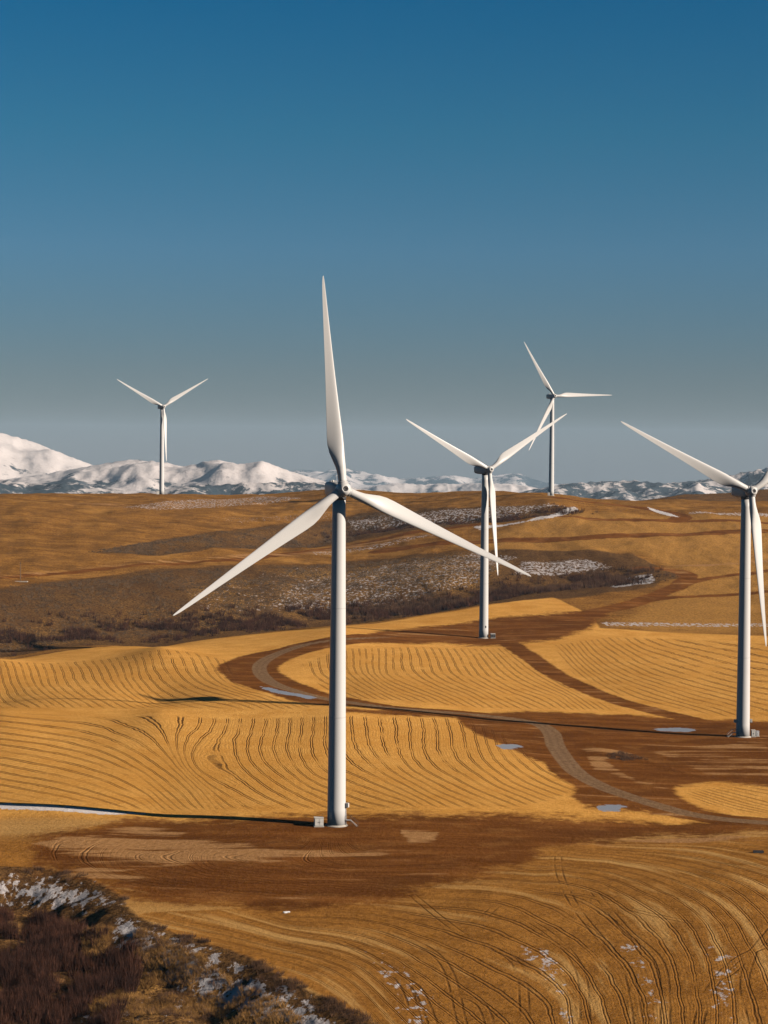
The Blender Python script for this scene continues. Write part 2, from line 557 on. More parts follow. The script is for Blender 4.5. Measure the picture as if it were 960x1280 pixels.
def plant_mat(name, c0, c1):
    m, nt, b = new_mat(name)
    g = NT(nt)
    P = g.pos()
    n = g.m('MULTIPLY_ADD', g.noise(P, 0.16, 3), 0.5, g.m('MULTIPLY', g.noise(P, 1.4, 3), 0.5))
    nt.links.new(g.mix(g.step(n, 0.38, 0.62), c0, c1), b.inputs['Base Color'])
    b.inputs['Roughness'].default_value = 0.9
    b.inputs['Specular IOR Level'].default_value = 0.1
    return m


def mountain_mat(name, cover, forest=(0.022, 0.035, 0.045), snow=(0.52, 0.475, 0.46), sc=1.0):
    m, nt, b = new_mat(name)
    g = NT(nt)
    P = g.pos()
    n = g.noise(P, 0.0045 * sc, 6, 0.62)
    nf = g.noise(P, 0.022 * sc, 5, 0.7)
    v = g.m('ADD', g.attr('bare'), g.m('MULTIPLY_ADD', g.m('SUBTRACT', nf, 0.5), 0.7, g.m('MULTIPLY', g.m('SUBTRACT', n, 0.5), 1.5)))
    f = g.step(v, cover - 0.05, cover + 0.07)
    sp = g.step(nf, 0.56, 0.66)
    cs = g.mix(g.m('MULTIPLY', sp, 0.35), snow, (0.30, 0.25, 0.23))
    cf = g.mix(g.m('MULTIPLY', g.step(nf, 0.5, 0.72), 0.35), forest, (0.22, 0.22, 0.24))
    nt.links.new(g.mix(f, cs, cf), b.inputs['Base Color'])
    b.inputs['Roughness'].default_value = 0.95
    b.inputs['Specular IOR Level'].default_value = 0.05
    nt.links.new(g.bump(g.m('MULTIPLY_ADD', nf, 0.4, n), 0.4, 35.0 / sc), b.inputs['Normal'])
    return m


M_ground = ground_material()
M_white = paint('white_turbine_paint', (0.47, 0.462, 0.45), 0.42, 0.35, 0.10)
M_blade = paint('blade_gelcoat', (0.50, 0.49, 0.475), 0.38, 0.4, 0.08)
M_nac = paint('nacelle_shell', (0.36, 0.36, 0.355), 0.45, 0.35, 0.18)
M_grey = paint('galvanised_steel', (0.42, 0.42, 0.42), 0.5, 0.5, 0.3, 2.0)
M_dark = paint('dark_metal', (0.03, 0.03, 0.033), 0.6, 0.3, 0.2, 2.0)
M_conc = paint('foundation_concrete', (0.40, 0.36, 0.31), 0.9, 0.1, 0.4, 1.5)
M_box = paint('cabinet_enamel', (0.56, 0.53, 0.48), 0.5, 0.3, 0.2, 1.5)
M_wood = paint('weathered_wood', (0.16, 0.10, 0.06), 0.9, 0.1, 0.4, 2.0)
M_willow = plant_mat('bare_willow_twigs', (0.024, 0.011, 0.008), (0.075, 0.031, 0.018))
M_brush = plant_mat('dead_brush', (0.06, 0.032, 0.02), (0.13, 0.07, 0.038))
M_drygrass = plant_mat('dry_grass', (0.17, 0.085, 0.025), (0.36, 0.19, 0.058))
M_sage = plant_mat('sagebrush_twigs', (0.075, 0.05, 0.033), (0.15, 0.10, 0.06))

# ------------------------------------------------------------------ the ground sheet
fine = np.linspace(R(-12.6), R(12.6), 640)
side = np.concatenate([np.linspace(R(13.2), R(30), 28), np.linspace(R(34), R(180), 30)])
ths = np.concatenate([-side[::-1], fine, side])
rs = [0.5, 60.0, 120, 180, 230, 260, 285]
while rs[-1] < 2450:
    r_ = rs[-1]
    rs.append(r_ + min(1.05 * r_ * r_ / (FOC * CAMZ), 4.2))
while rs[-1] < 29000:
    rs.append(rs[-1] * 1.10)
rs = np.array(rs)
TH, RR = np.meshgrid(ths, rs)
GX, GY = (RR * np.sin(TH)).ravel(), (RR * np.cos(TH)).ravel()
GZ = h_ground(GX, GY)
nr, nc = len(rs), len(ths)
ii = (np.arange(nr - 1)[:, None] * nc + np.arange(nc - 1)[None, :]).ravel()
quads = np.stack([ii, ii + 1, ii + nc + 1, ii + nc], axis=1)
ground = np_mesh('ground', np.stack([GX, GY, GZ], 1), quads, M_ground, smooth=True)
tag(ground, 'rolling golden stubble fields, dirt roads and brown sagebrush slopes', kind='structure')

WIN = np.where((np.abs(np.arctan2(GX, GY)) < R(14)) & (np.hypot(GX, GY) < 2700) & (np.hypot(GX, GY) > 200))[0]
WX, WY = GX[WIN], GY[WIN]


def put_attr(name, vals):
    full = np.zeros(len(GX), np.float32)
    full[WIN] = vals
    a = ground.data.attributes.new(name, 'FLOAT', 'POINT')
    a.data.foreach_set('value', full)


def world(pts):
    return raycast(pts, h_ground)


def region(pts, soft=1.2, ky=0.25):
    d = poly_sd(WX, WY, world(pts), ky, 40)
    return np.clip(0.5 + d / (2 * soft), 0, 1)


def corridor(pts, half, soft=1.5, ky=1.0):
    L = catmull(world(pts), 6)
    d, f = seg_dist(WX, WY, L, ky, 90)
    return np.clip(0.5 + (half - d) / (2 * soft), 0, 1), d, f


dirt = np.zeros(len(WX))
for poly in (
    [(40, 1045), (160, 1026), (300, 1023), (400, 1018), (600, 1019), (700, 1020), (760, 1024), (850, 1030), (970, 1024), (970, 1040), (800, 1050),
     (680, 1060), (655, 1085), (560, 1103), (480, 1128), (330, 1136), (200, 1126), (110, 1103), (45, 1078)],
    [(430, 801), (480, 788), (560, 780), (640, 771), (700, 766), (740, 764), (760, 768), (735, 786), (700, 798), (640, 806), (560, 805), (470, 804)],
    [(600, 892), (660, 889), (760, 892), (840, 898), (925, 901), (990, 903), (990, 985), (900, 978), (845, 984), (852, 1000), (880, 1012), (925, 1023),
     (850, 1021), (760, 1001), (700, 965), (640, 937), (600, 910)],
    [(560, 889), (690, 905), (700, 940), (740, 980), (800, 1010), (850, 1023), (730, 1008), (712, 995), (722, 985), (690, 958), (640, 935), (590, 915)],
    [(430, 886), (560, 889), (600, 900), (480, 892), (430, 890)],
):
    dirt = np.maximum(dirt, region(poly, 4.5 if poly[0] in ((40, 1045), (430, 801)) else 2.4))
road = [(980, 1030), (905, 1024), (840, 1012), (770, 990), (720, 965), (696, 935), (688, 915), (665, 903), (600, 894), (480, 884), (405, 873),
        (348, 857), (325, 840), (332, 825), (370, 809), (430, 799), (520, 793), (600, 786), (700, 772)]
road_d, dist_road, f_road = corridor(road, 7.5, 2.0)
road_loop, _, _ = corridor([(420, 878), (360, 862), (318, 845), (312, 832), (345, 818), (400, 805), (470, 797)], 12.5, 2.5)
dirt = np.maximum.reduce([dirt, road_d, road_loop])
for pts, hw in (
    ([(636, 804), (668, 825), (700, 846), (760, 872), (830, 892), (915, 908)], 5.0),
    ([(690, 778), (780, 758), (835, 738), (860, 722), (842, 713), (800, 711)], 6.0),
    ([(475, 689), (605, 678), (730, 672), (830, 668), (970, 664)], 9.0),
    ([(560, 655), (620, 652), (760, 650), (850, 652), (970, 654)], 6.0),
    ([(700, 622), (760, 630), (812, 636), (850, 645), (840, 651), (780, 650)], 8.0),
    ([(300, 700), (400, 688), (470, 676), (530, 664), (590, 656)], 7.0),
    ([(840, 735), (890, 722), (970, 712)], 4.0),
    ([(700, 775), (800, 752), (880, 745), (970, 738)], 5.0),
    ([(-40, 727), (60, 718), (150, 709), (300, 700)], 4.0),
    ([(480, 1042), (600, 1040), (760, 1037), (900, 1031), (975, 1026)], 2.4),
):
    dirt = np.maximum(dirt, corridor(pts, hw, 2.0)[0])
put_attr('dirt', dirt)
grav = np.clip(0.5 + (3.0 - dist_road) / 1.6, 0, 1) * sstep(0.93, 0.80, f_road)
put_attr('rut', np.exp(-((dist_road - 1.1) / 0.45) ** 2))
put_attr('gravel', grav)

tan = np.zeros(len(WX))
for poly, v in (
    ([(45, 1052), (110, 1040), (170, 1030), (225, 1034), (245, 1046), (300, 1054), (420, 1066), (300, 1075), (210, 1085), (110, 1085), (60, 1072)], 0.62),
    ([(48, 1056), (95, 1050), (130, 1080), (220, 1105), (300, 1116), (220, 1122), (110, 1100), (55, 1078)], 0.5),
    ([(240, 1048), (300, 1052), (360, 1060), (430, 1064), (480, 1066), (520, 1076), (440, 1074), (330, 1068), (260, 1060)], 0.62),
    ([(500, 1037), (548, 1040), (548, 1054), (510, 1055)], 0.8),
    ([(560, 1060), (700, 1056), (960, 1034), (970, 1048), (800, 1056), (640, 1066)], 0.55),
    ([(725, 936), (760, 934), (790, 942), (760, 952), (800, 975), (850, 990), (820, 985), (740, 962)], 0.62),
    ([(810, 938), (960, 920), (975, 975), (880, 968)], 0.46),
    ([(620, 920), (690, 915), (680, 940), (640, 940)], 0.3),
    ([(830, 707), (900, 703), (970, 700), (970, 704), (900, 707), (830, 710)], 0.7),
    ([(-20, 720), (100, 708), (250, 697), (420, 684), (520, 668), (520, 673), (420, 690), (250, 702), (100, 713), (-20, 726)], 0.52),
    ([(500, 800), (640, 790), (700, 795), (640, 802)], 0.3),
    ([(160, 636), (80, 630), (90, 626), (170, 630)], 0.45),
):
    tan = np.maximum(tan, v * sstep(0, 1, region(poly, 2.2)))
tan = np.maximum(tan, 0.2 * dirt)
put_attr('tan', tan)

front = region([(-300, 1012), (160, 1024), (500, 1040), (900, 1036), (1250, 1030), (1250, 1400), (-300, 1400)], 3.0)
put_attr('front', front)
past = region([(-400, 838), (0, 823), (150, 808), (300, 795), (420, 783), (520, 771), (600, 758), (690, 746), (740, 770), (750, 785), (830, 790), (960, 795),
               (1300, 800), (1300, 600), (-400, 600)], 2.0)
past = np.maximum(past, (np.hypot(WX, WY) > 1250) * 1.0)
put_attr('pasture', past)
put_attr('straw', region([(700, 640), (1000, 648), (1000, 792), (765, 783), (840, 738), (860, 715), (800, 690), (640, 690), (560, 684), (640, 660)], 6.0))
sage = region([(-400, 745), (0, 735), (150, 718), (300, 706), (450, 700), (560, 690), (680, 688), (790, 692), (832, 712), (818, 735), (740, 745),
               (640, 756), (520, 769), (420, 781), (300, 795), (150, 806), (0, 822), (-400, 838)], 2.5)
gd, gf = seg_dist(WX, WY, gully_main, 1.0, 90)
sage = np.maximum(sage, np.clip(0.5 + (70 - 45 * gf - gd) / 20, 0, 1))
sage = np.maximum(sage, 0.8 * region([(110, 691), (200, 674), (330, 657), (450, 641), (560, 633), (690, 631), (722, 635), (690, 645), (560, 660), (450, 675), (350, 685), (200, 695)], 2.0))
d_rav = poly_sd(WX, WY, ravine, 1.0, 60)
sage = np.maximum(sage, np.clip(0.5 + d_rav / 3.0, 0, 1))
sage = np.maximum(sage, 0.75 * region([(745, 945), (775, 940), (800, 947), (860, 965), (960, 975), (880, 972), (790, 955)], 1.5))
sage = np.maximum(sage, (np.hypot(WX, WY) > 2150) * 0.6)
# the gold field keeps its clean edge in front of the gully
edge = region([(-400, 838), (0, 822.5), (150, 807), (300, 795), (420, 782), (520, 770), (600, 757), (690, 747), (740, 752), (740, 850), (-400, 900)], 1.5)
sage = np.minimum(sage, 1 - edge * (np.hypot(WX, WY) > 600))
past = np.minimum(past, 1 - edge)
put_attr('sage', sage)
fleck = np.full(len(WX), 0.28)
for poly in ([(230, 735), (330, 712), (480, 700), (600, 695), (540, 750), (420, 775), (250, 795)], [(-60, 785), (60, 780), (140, 800), (-60, 820)],
             [(110, 1160), (170, 1150), (330, 1215), (420, 1295), (110, 1295)], [(560, 705), (640, 700), (600, 740), (520, 755)]):
    fleck = np.maximum(fleck, 0.95 * sstep(0, 1, region(poly, 6.0)))
put_attr('fleck', fleck)

snow = np.zeros(len(WX))
for poly, v, soft in (
    ([(-40, 1000), (60, 1006), (130, 1012), (190, 1017.5), (130, 1018.5), (60, 1013.5), (-40, 1008)], 1.0, 0.6),
    ([(380, 722), (480, 706), (600, 692), (650, 696), (600, 730), (500, 758), (420, 768), (330, 762)], 0.43, 3.0),
    ([(230, 740), (330, 715), (420, 700), (400, 760), (260, 775)], 0.26, 3.0),
    ([(650, 702), (735, 698), (768, 710), (700, 720), (640, 720)], 0.55, 2.0),
    ([(752, 724), (815, 717), (820, 727), (770, 735)], 0.66, 1.0),
    ([(590, 690), (650, 696), (630, 705), (570, 705)], 0.5, 1.0),
    ([(430, 650), (560, 636), (690, 629), (715, 634), (640, 648), (560, 655), (440, 664)], 0.5, 2.0),
    ([(590, 658), (660, 650), (718, 633), (725, 637), (690, 648), (600, 663)], 0.75, 1.0),
    ([(390, 690), (480, 678), (560, 664), (560, 667), (480, 684), (390, 694)], 0.45, 1.0),
    ([(150, 634), (220, 625), (330, 620), (380, 623), (300, 632), (200, 638)], 0.46, 2.0),
    ([(250, 645), (420, 638), (420, 650), (300, 654)], 0.3, 2.0),
    ([(808, 633), (835, 641), (852, 647), (835, 645), (812, 637)], 0.85, 0.8),
    ([(860, 640), (970, 642), (970, 646), (860, 643)], 0.55, 1.0),
    ([(748, 777), (830, 778), (970, 778), (970, 783), (830, 783), (756, 783)], 0.55, 0.8),
    ([(-30, 1092), (60, 1096), (112, 1104), (155, 1130), (100, 1144), (50, 1135), (-30, 1118)], 0.62, 2.0),
    ([(150, 1142), (205, 1168), (262, 1188), (332, 1222), (405, 1262), (420, 1295), (320, 1295), (240, 1245), (190, 1212), (140, 1175)], 0.72, 2.5),
    ([(60, 1230), (220, 1240), (330, 1290), (60, 1290)], 0.34, 2.0),
):
    snow = np.maximum(snow, v * sstep(0, 1, region(poly, soft)))
# remnants in the rows of the nearest field
for poly, v in (([(455, 1190), (500, 1200), (540, 1240), (545, 1290), (500, 1290), (495, 1250)], 0.40),
                ([(640, 1175), (690, 1185), (712, 1225), (720, 1290), (690, 1290), (690, 1240)], 0.42),
                ([(760, 1170), (800, 1180), (830, 1230), (820, 1290), (800, 1290), (805, 1230)], 0.40),
                ([(880, 1180), (930, 1190), (920, 1290), (890, 1290)], 0.40)):
    snow = np.maximum(snow, v * sstep(0, 1, region(poly, 2.0)))
put_attr('snow', snow)
pud = np.zeros(len(WX))
for poly in ([(746, 1006), (772, 1005), (784, 1009), (772, 1015), (748, 1012)],
             [(815, 911), (850, 910), (872, 912), (860, 915), (825, 914)],
             [(618, 931), (645, 930), (655, 934), (630, 937)],
             [(322, 857), (350, 863), (398, 872), (388, 874), (340, 866)]):
    pud = np.maximum(pud, region(poly, 1.8))
put_attr('puddle', pud)

wheel = np.full(len(WX), 20.0)
for pts in ([(697, 1068), (700, 1095), (720, 1135), (760, 1185), (785, 1215), (800, 1290)], [(740, 1112), (780, 1160), (825, 1205), (832, 1290)],
            [(625, 1130), (690, 1170), (725, 1215), (732, 1290)], [(510, 1115), (580, 1170), (645, 1205), (657, 1290)],
            [(855, 1190), (890, 1222), (925, 1205), (975, 1150)], [(870, 1290), (885, 1240), (920, 1200), (975, 1175)],
            [(600, 1150), (640, 1122), (720, 1118), (800, 1140), (870, 1155)], [(420, 1150), (500, 1170), (555, 1205), (580, 1290)],
            [(480, 1215), (520, 1235), (545, 1290)], [(940, 1190), (930, 1230), (945, 1290)], [(800, 1068), (880, 1078), (975, 1082)],
            [(330, 1152), (430, 1180), (500, 1225), (525, 1290)],
            [(560, 1240), (600, 1255), (615, 1290)]):
    dw, fw = seg_dist(WX, WY, catmull(world(pts), 8), 1.0, 20)
    wheel = np.minimum(wheel, np.where((fw < 0.02) | ((fw > 0.98) & (pts[-1][1] < 1280) & (pts[-1][0] < 960)), 20.0, dw))
put_attr('wheel', wheel)

# wheel tracks: each field's rows follow traced passes
fields = [
    ([(-60, 893), (200, 893), (420, 894), (560, 897), (610, 908), (650, 932), (695, 960), (722, 986), (700, 1000), (640, 1012), (400, 1014), (180, 1014), (-60, 1000)],
     [(0, [(0, 985), (80, 1000), (140, 1015)]), (3, [(0, 960), (90, 978), (170, 1005), (190, 1018)]), (6, [(0, 935), (90, 950), (170, 980), (215, 1015)]),
      (9, [(0, 912), (90, 925), (160, 950), (210, 985), (245, 1015)]), (12, [(130, 903), (180, 925), (215, 955), (250, 990), (270, 1015)]),
      (15, [(240, 903), (225, 930), (235, 960), (270, 990), (310, 1015)]), (17.5, [(284, 904), (271, 935), (285, 963), (322, 990), (370, 1014)]), (20, [(324, 905), (317, 940), (335, 965), (375, 990), (430, 1013)]),
      (23, [(370, 905), (367, 940), (385, 968), (430, 988), (500, 1010)]), (31, [(503, 905), (508, 945), (536, 970), (600, 1000), (640, 1015)]),
      (36.5, [(591, 908), (602, 946), (632, 972), (685, 996), (720, 1005)]), (41, [(650, 930), (670, 950), (700, 970), (730, 985)])]),
    ([(-60, 838), (100, 826), (240, 815), (285, 825), (292, 845), (330, 868), (400, 880), (380, 887), (-60, 887)],
     [(-3, [(-20, 841), (-15, 863), (0, 885)]), (0, [(15, 841), (24, 863), (57, 885)]), (4, [(63, 841), (70, 859), (114, 887)]), (8, [(118, 837), (131, 859), (175, 885)]),
      (12, [(168, 835), (175, 854), (219, 881)]), (14, [(192, 835), (206, 854), (254, 876)]), (17, [(238, 825), (249, 846), (284, 863), (330, 878)]), (19, [(262, 822), (280, 850), (306, 863)])]),
    ([(375, 830), (420, 812), (520, 808), (630, 809), (690, 846), (740, 873), (780, 888), (600, 886), (440, 874), (400, 860)],
     [(-3, [(395, 822), (400, 842), (430, 860)]), (0, [(437, 815), (440, 840), (470, 862)]), (4, [(478, 822), (482, 845), (530, 866)]), (8, [(530, 822), (540, 845), (590, 868)]),
      (12, [(580, 822), (595, 845), (640, 868)]), (16, [(620, 818), (650, 845), (700, 868)]), (19, [(640, 812), (685, 845), (730, 870)])]),
    ([(690, 806), (760, 796), (850, 798), (990, 806), (990, 898), (900, 896), (830, 884), (770, 868), (715, 842)],
     [(0, [(705, 812), (740, 845), (790, 872), (850, 888)]), (3, [(735, 818), (770, 842), (840, 868), (900, 885)]), (6, [(770, 815), (810, 838), (880, 860), (960, 880)]),
      (9, [(800, 808), (850, 825), (920, 845), (980, 855)]), (12, [(850, 800), (910, 812), (980, 825)])]),
    ([(852, 990), (900, 982), (990, 983), (990, 1020), (930, 1018), (880, 1008)],
     [(0, [(850, 990), (910, 1010), (960, 1020)]), (3, [(870, 986), (940, 1006), (980, 1015)]), (6, [(910, 984), (980, 998)])]),
    ([(180, 1150), (330, 1142), (480, 1132), (580, 1105), (680, 1066), (800, 1057), (1000, 1050), (1000, 1300), (480, 1300), (440, 1255), (375, 1228), (320, 1198), (250, 1172)],
     [(0, [(200, 1155), (330, 1185), (430, 1215), (510, 1290)]), (7, [(360, 1142), (480, 1150), (600, 1190), (690, 1240), (705, 1290)]),
      (11, [(500, 1110), (640, 1118), (740, 1160), (800, 1230), (815, 1290)]), (15, [(600, 1080), (740, 1088), (850, 1130), (900, 1200), (915, 1290)]),
      (19, [(680, 1066), (800, 1075), (920, 1110), (1000, 1190)]), (22, [(760, 1060), (880, 1068), (1000, 1100)])]),
    ([(60, 1052), (150, 1032), (300, 1040), (420, 1050), (540, 1065), (560, 1090), (480, 1118), (330, 1128), (200, 1118), (110, 1098), (62, 1076)],
     [(0, [(230, 1036), (120, 1050), (80, 1070), (130, 1095), (250, 1118), (420, 1128)]), (6, [(300, 1045), (200, 1058), (160, 1072), (210, 1088), (320, 1102), (460, 1110)]),
      (12, [(380, 1052), (290, 1064), (270, 1074), (320, 1084), (420, 1092), (540, 1094)])]),
]
phase = np.zeros(len(WX))
track = np.zeros(len(WX))
for fi, (poly, curves) in enumerate(fields):
    P, V = [], []
    for v, pts in curves:
        wp = catmull(raycast(pts, h_ground), 3)
        P.append(uv_of(wp[:, 0], wp[:, 1]) * np.array([4.0, 4.0])); V += [v] * len(wp)
    t = TPS(np.vstack(P), V, 3e-3)
    k = region(poly, 1.5)
    s = np.where(k > 0)[0]
    ph = t(uv_of(WX[s], WY[s]) * np.array([4.0, 4.0])) * (1.0, 1.25, 1.25, 1.3, 1.2, 1.15, 1.0)[fi] + 100 * fi
    phase[s] = ph
    track[s] = sstep(0.45, 1.0, k[s]) * (0.75 if fi == 5 else 1.0)
put_attr('phase', phase)
put_attr('track', track)


def gz(x, y):
    return float(h_ground(np.array([float(x)]), np.array([float(y)]))[0])


# ------------------------------------------------------------------ far mountains
def mountain(name, label, D, depth, sky_pts, mat, seed, foot=-160, px0=-500, px1=1460, rough=0.35, jag=2.0, forest_low=0.6, wl=900.0):
    sp = np.array(sky_pts, float)
    foot = -40.0 - 0.030 * D
    nc_, nr_ = 460, 84
    px = np.linspace(px0, px1, nc_)
    py = np.interp(px, sp[:, 0], sp[:, 1])
    ker = np.hanning(9); ker /= ker.sum()
    py = np.convolve(np.pad(py, 4, mode='edge'), ker, 'valid')
    py = py + (fbm(px / 34.0, np.full(nc_, seed * 3.3), seed, 5) - 0.5) * 2 * jag
    d = pix_dir(px, py)
    tanE, az = d[:, 2] / d[:, 1], d[:, 0] / d[:, 1]
    t = np.linspace(0, 1, nr_)
    Dy = D - depth * 0.62 + depth * t
    AZ, DY = np.meshgrid(az, Dy)
    X, Y = AZ * DY, DY
    prof = np.where(t < 0.62, sstep(0, 1, t / 0.62) * 0.55 + 0.45 * (t / 0.62), 1 - 0.5 * ((t - 0.62) / 0.38) ** 1.5)[:, None]
    rid = fbm(X / wl, Y / wl, seed, 6, True)
    rid2 = fbm(X / (wl * .45) + 5, Y / (wl * .9), seed + 40, 5)
    crest = (CAMZ + tanE * D)[None, :]
    raw = prof * (1 - rough + rough * 1.3 * rid) * (0.85 + 0.3 * rid2)
    Z = foot + (crest - foot) * raw
    # bring the skyline of every column to the surveyed height
    elev = ((Z - CAMZ) / DY).max(0)
    want = tanE
    kk = (Z - foot) / np.maximum(crest - foot, 1.0)
    for _ in range(3):
        e = (Z - CAMZ) / DY
        im = e.argmax(0)
        cols = np.arange(nc_)
        need = (CAMZ + want * DY[im, cols] - foot) / np.maximum(Z[im, cols] - foot, 1.0)
        need = np.clip(need, 0.02, 6)
        need = np.convolve(np.pad(need, 6, mode='edge'), np.hanning(15)[1:-1] / np.hanning(15).sum(), 'valid')
        Z = foot + (Z - foot) * need[None, :]
    idx = (np.arange(nr_ - 1)[:, None] * nc_ + np.arange(nc_ - 1)[None, :]).ravel()
    q = np.stack([idx, idx + 1, idx + nc_ + 1, idx + nc_], axis=1)
    o = np_mesh(name, np.stack([X.ravel(), Y.ravel(), Z.ravel()], 1), q, mat, smooth=True)
    hrel = (Z - foot) / np.maximum(Z.max() - foot, 1)
    gx = np.gradient(Z, axis=1)
    bare = forest_low * (1 - hrel) + 0.35 * (rid < 0.45) * 0.3
    a = o.data.attributes.new('bare', 'FLOAT', 'POINT')
    a.data.foreach_set('value', bare.ravel().astype(np.float32))
    tag(o, label, kind='structure')
    return o


MT_snow = mountain_mat('snow_peak', 0.46)
MT_mid = mountain_mat('snow_hills', 0.28)
MT_for = mountain_mat('forest_foothills', 0.03, sc=1.6)
MT_far = mountain_mat('far_range', 0.10, sc=0.5)
MT_rt = mountain_mat('forested_range', 0.08, sc=1.2)
mountain('mountain', 'tall smooth snow-covered mountain at the left edge', 12500, 5000,
         [(-900, 500), (-300, 518), (-100, 532), (0, 541), (40, 552), (80, 568), (110, 579), (140, 590), (180, 606), (240, 622), (320, 640), (1500, 660)],
         MT_snow, 3, px0=-700, px1=330, rough=0.14, jag=0.8, forest_low=0.55)
mountain('snowy_hills', 'rounded snowy hills behind the leftmost turbine', 9800, 3500,
         [(-900, 604), (0, 600), (60, 592), (110, 582), (165, 574), (200, 578), (230, 583), (270, 574), (300, 581), (328, 576), (360, 588), (400, 600), (440, 609), (520, 622), (700, 645), (1500, 670)],
         MT_mid, 11, px0=-700, px1=600, rough=0.35, jag=1.6, forest_low=0.42, wl=700)
mountain('foothills', 'low dark blue forested foothills in front of the snow', 7200, 2200,
         [(-900, 592), (-200, 596), (0, 600), (40, 605), (90, 604), (130, 612), (180, 615), (230, 608), (300, 604), (380, 603), (430, 608), (480, 616), (560, 628), (700, 645), (1500, 670)],
         MT_for, 23, px0=-700, px1=640, rough=0.4, jag=1.6, forest_low=0.5, wl=420)
mountain('distant_range', 'faint blue and white mountain range on the horizon', 24000, 7000,
         [(100, 612), (250, 600), (330, 592), (380, 587), (405, 589), (430, 584), (450, 588), (470, 592), (500, 598), (540, 595), (570, 594), (600, 599), (622, 594), (648, 590), (670, 600), (700, 607), (760, 612), (900, 612), (1500, 606)],
         MT_far, 37, px0=100, px1=1460, rough=0.5, jag=2.6, forest_low=0.45, wl=1900, foot=-300)
mountain('low_snow_hills', 'low pale snowy hills below the far range', 14500, 3500,
         [(300, 616), (430, 614), (490, 604), (530, 606), (580, 604), (640, 604), (680, 611), (760, 620), (1500, 640)],
         MT_mid, 41, px0=300, px1=1000, rough=0.45, jag=1.5, forest_low=0.4, wl=900)
mountain('forested_range', 'blue forested range streaked with snow at the right', 9500, 3600,
         [(540, 640), (620, 624), (670, 610), (705, 605), (745, 602), (790, 600), (830, 604), (870, 601), (900, 597), (930, 590), (960, 584), (1050, 570), (1500, 560)],
         MT_rt, 53, px0=540, px1=1460, rough=0.5, jag=1.6, forest_low=0.34, wl=620)


# ------------------------------------------------------------------ wind turbines
HUB_H, BLADE = 80.0, 50.4


def lathe(prof, seg=40, cap=True):
    bm = bmesh.new()
    rings = []
    for r_, z in prof:
        rings.append([bm.verts.new((r_ * math.cos(2 * math.pi * i / seg), r_ * math.sin(2 * math.pi * i / seg), z)) for i in range(seg)])
    for a, b_ in zip(rings[:-1], rings[1:]):
        for i in range(seg):
            bm.faces.new((a[i], a[(i + 1) % seg], b_[(i + 1) % seg], b_[i]))
    if cap:
        bm.faces.new(rings[0][::-1]); bm.faces.new(rings[-1])
    return bm


def box_bm(sx, sy, sz, c=(0, 0, 0), bev=0.0, seg=2, bm=None):
    bm2 = bmesh.new()
    bmesh.ops.create_cube(bm2, size=1.0)
    for v in bm2.verts:
        v.co = Vector((v.co.x * sx + c[0], v.co.y * sy + c[1], v.co.z * sz + c[2]))
    if bev > 0:
        bmesh.ops.bevel(bm2, geom=bm2.edges[:], offset=bev, segments=seg, affect='EDGES')
    if bm is None:
        return bm2
    me = bpy.data.meshes.new('tmp'); bm2.to_mesh(me); bm.from_mesh(me); bpy.data.meshes.remove(me); bm2.free()
    return bm


def tube_bm(pts, rad, seg=8, bm=None):
    bm = bm or bmesh.new()
    rings = []
    P = [Vector(p) for p in pts]
    for i, p in enumerate(P):
        d = (P[min(i + 1, len(P) - 1)] - P[max(i - 1, 0)]).normalized()
        a = d.orthogonal().normalized(); b_ = d.cross(a)
        rings.append([bm.verts.new(p + rad * (math.cos(2 * math.pi * k / seg) * a + math.sin(2 * math.pi * k / seg) * b_)) for k in range(seg)])
    for i in range(len(rings) - 1):
        # match ring phase to avoid twist
        A, B = rings[i], rings[i + 1]
        off = min(range(seg), key=lambda o_: (B[o_].co - A[0].co).length)
        for k in range(seg):
            bm.faces.new((A[k], A[(k + 1) % seg], B[(k + 1 + off) % seg], B[(k + off) % seg]))
    bm.faces.new(rings[0][::-1]); bm.faces.new(rings[-1])
    return bm


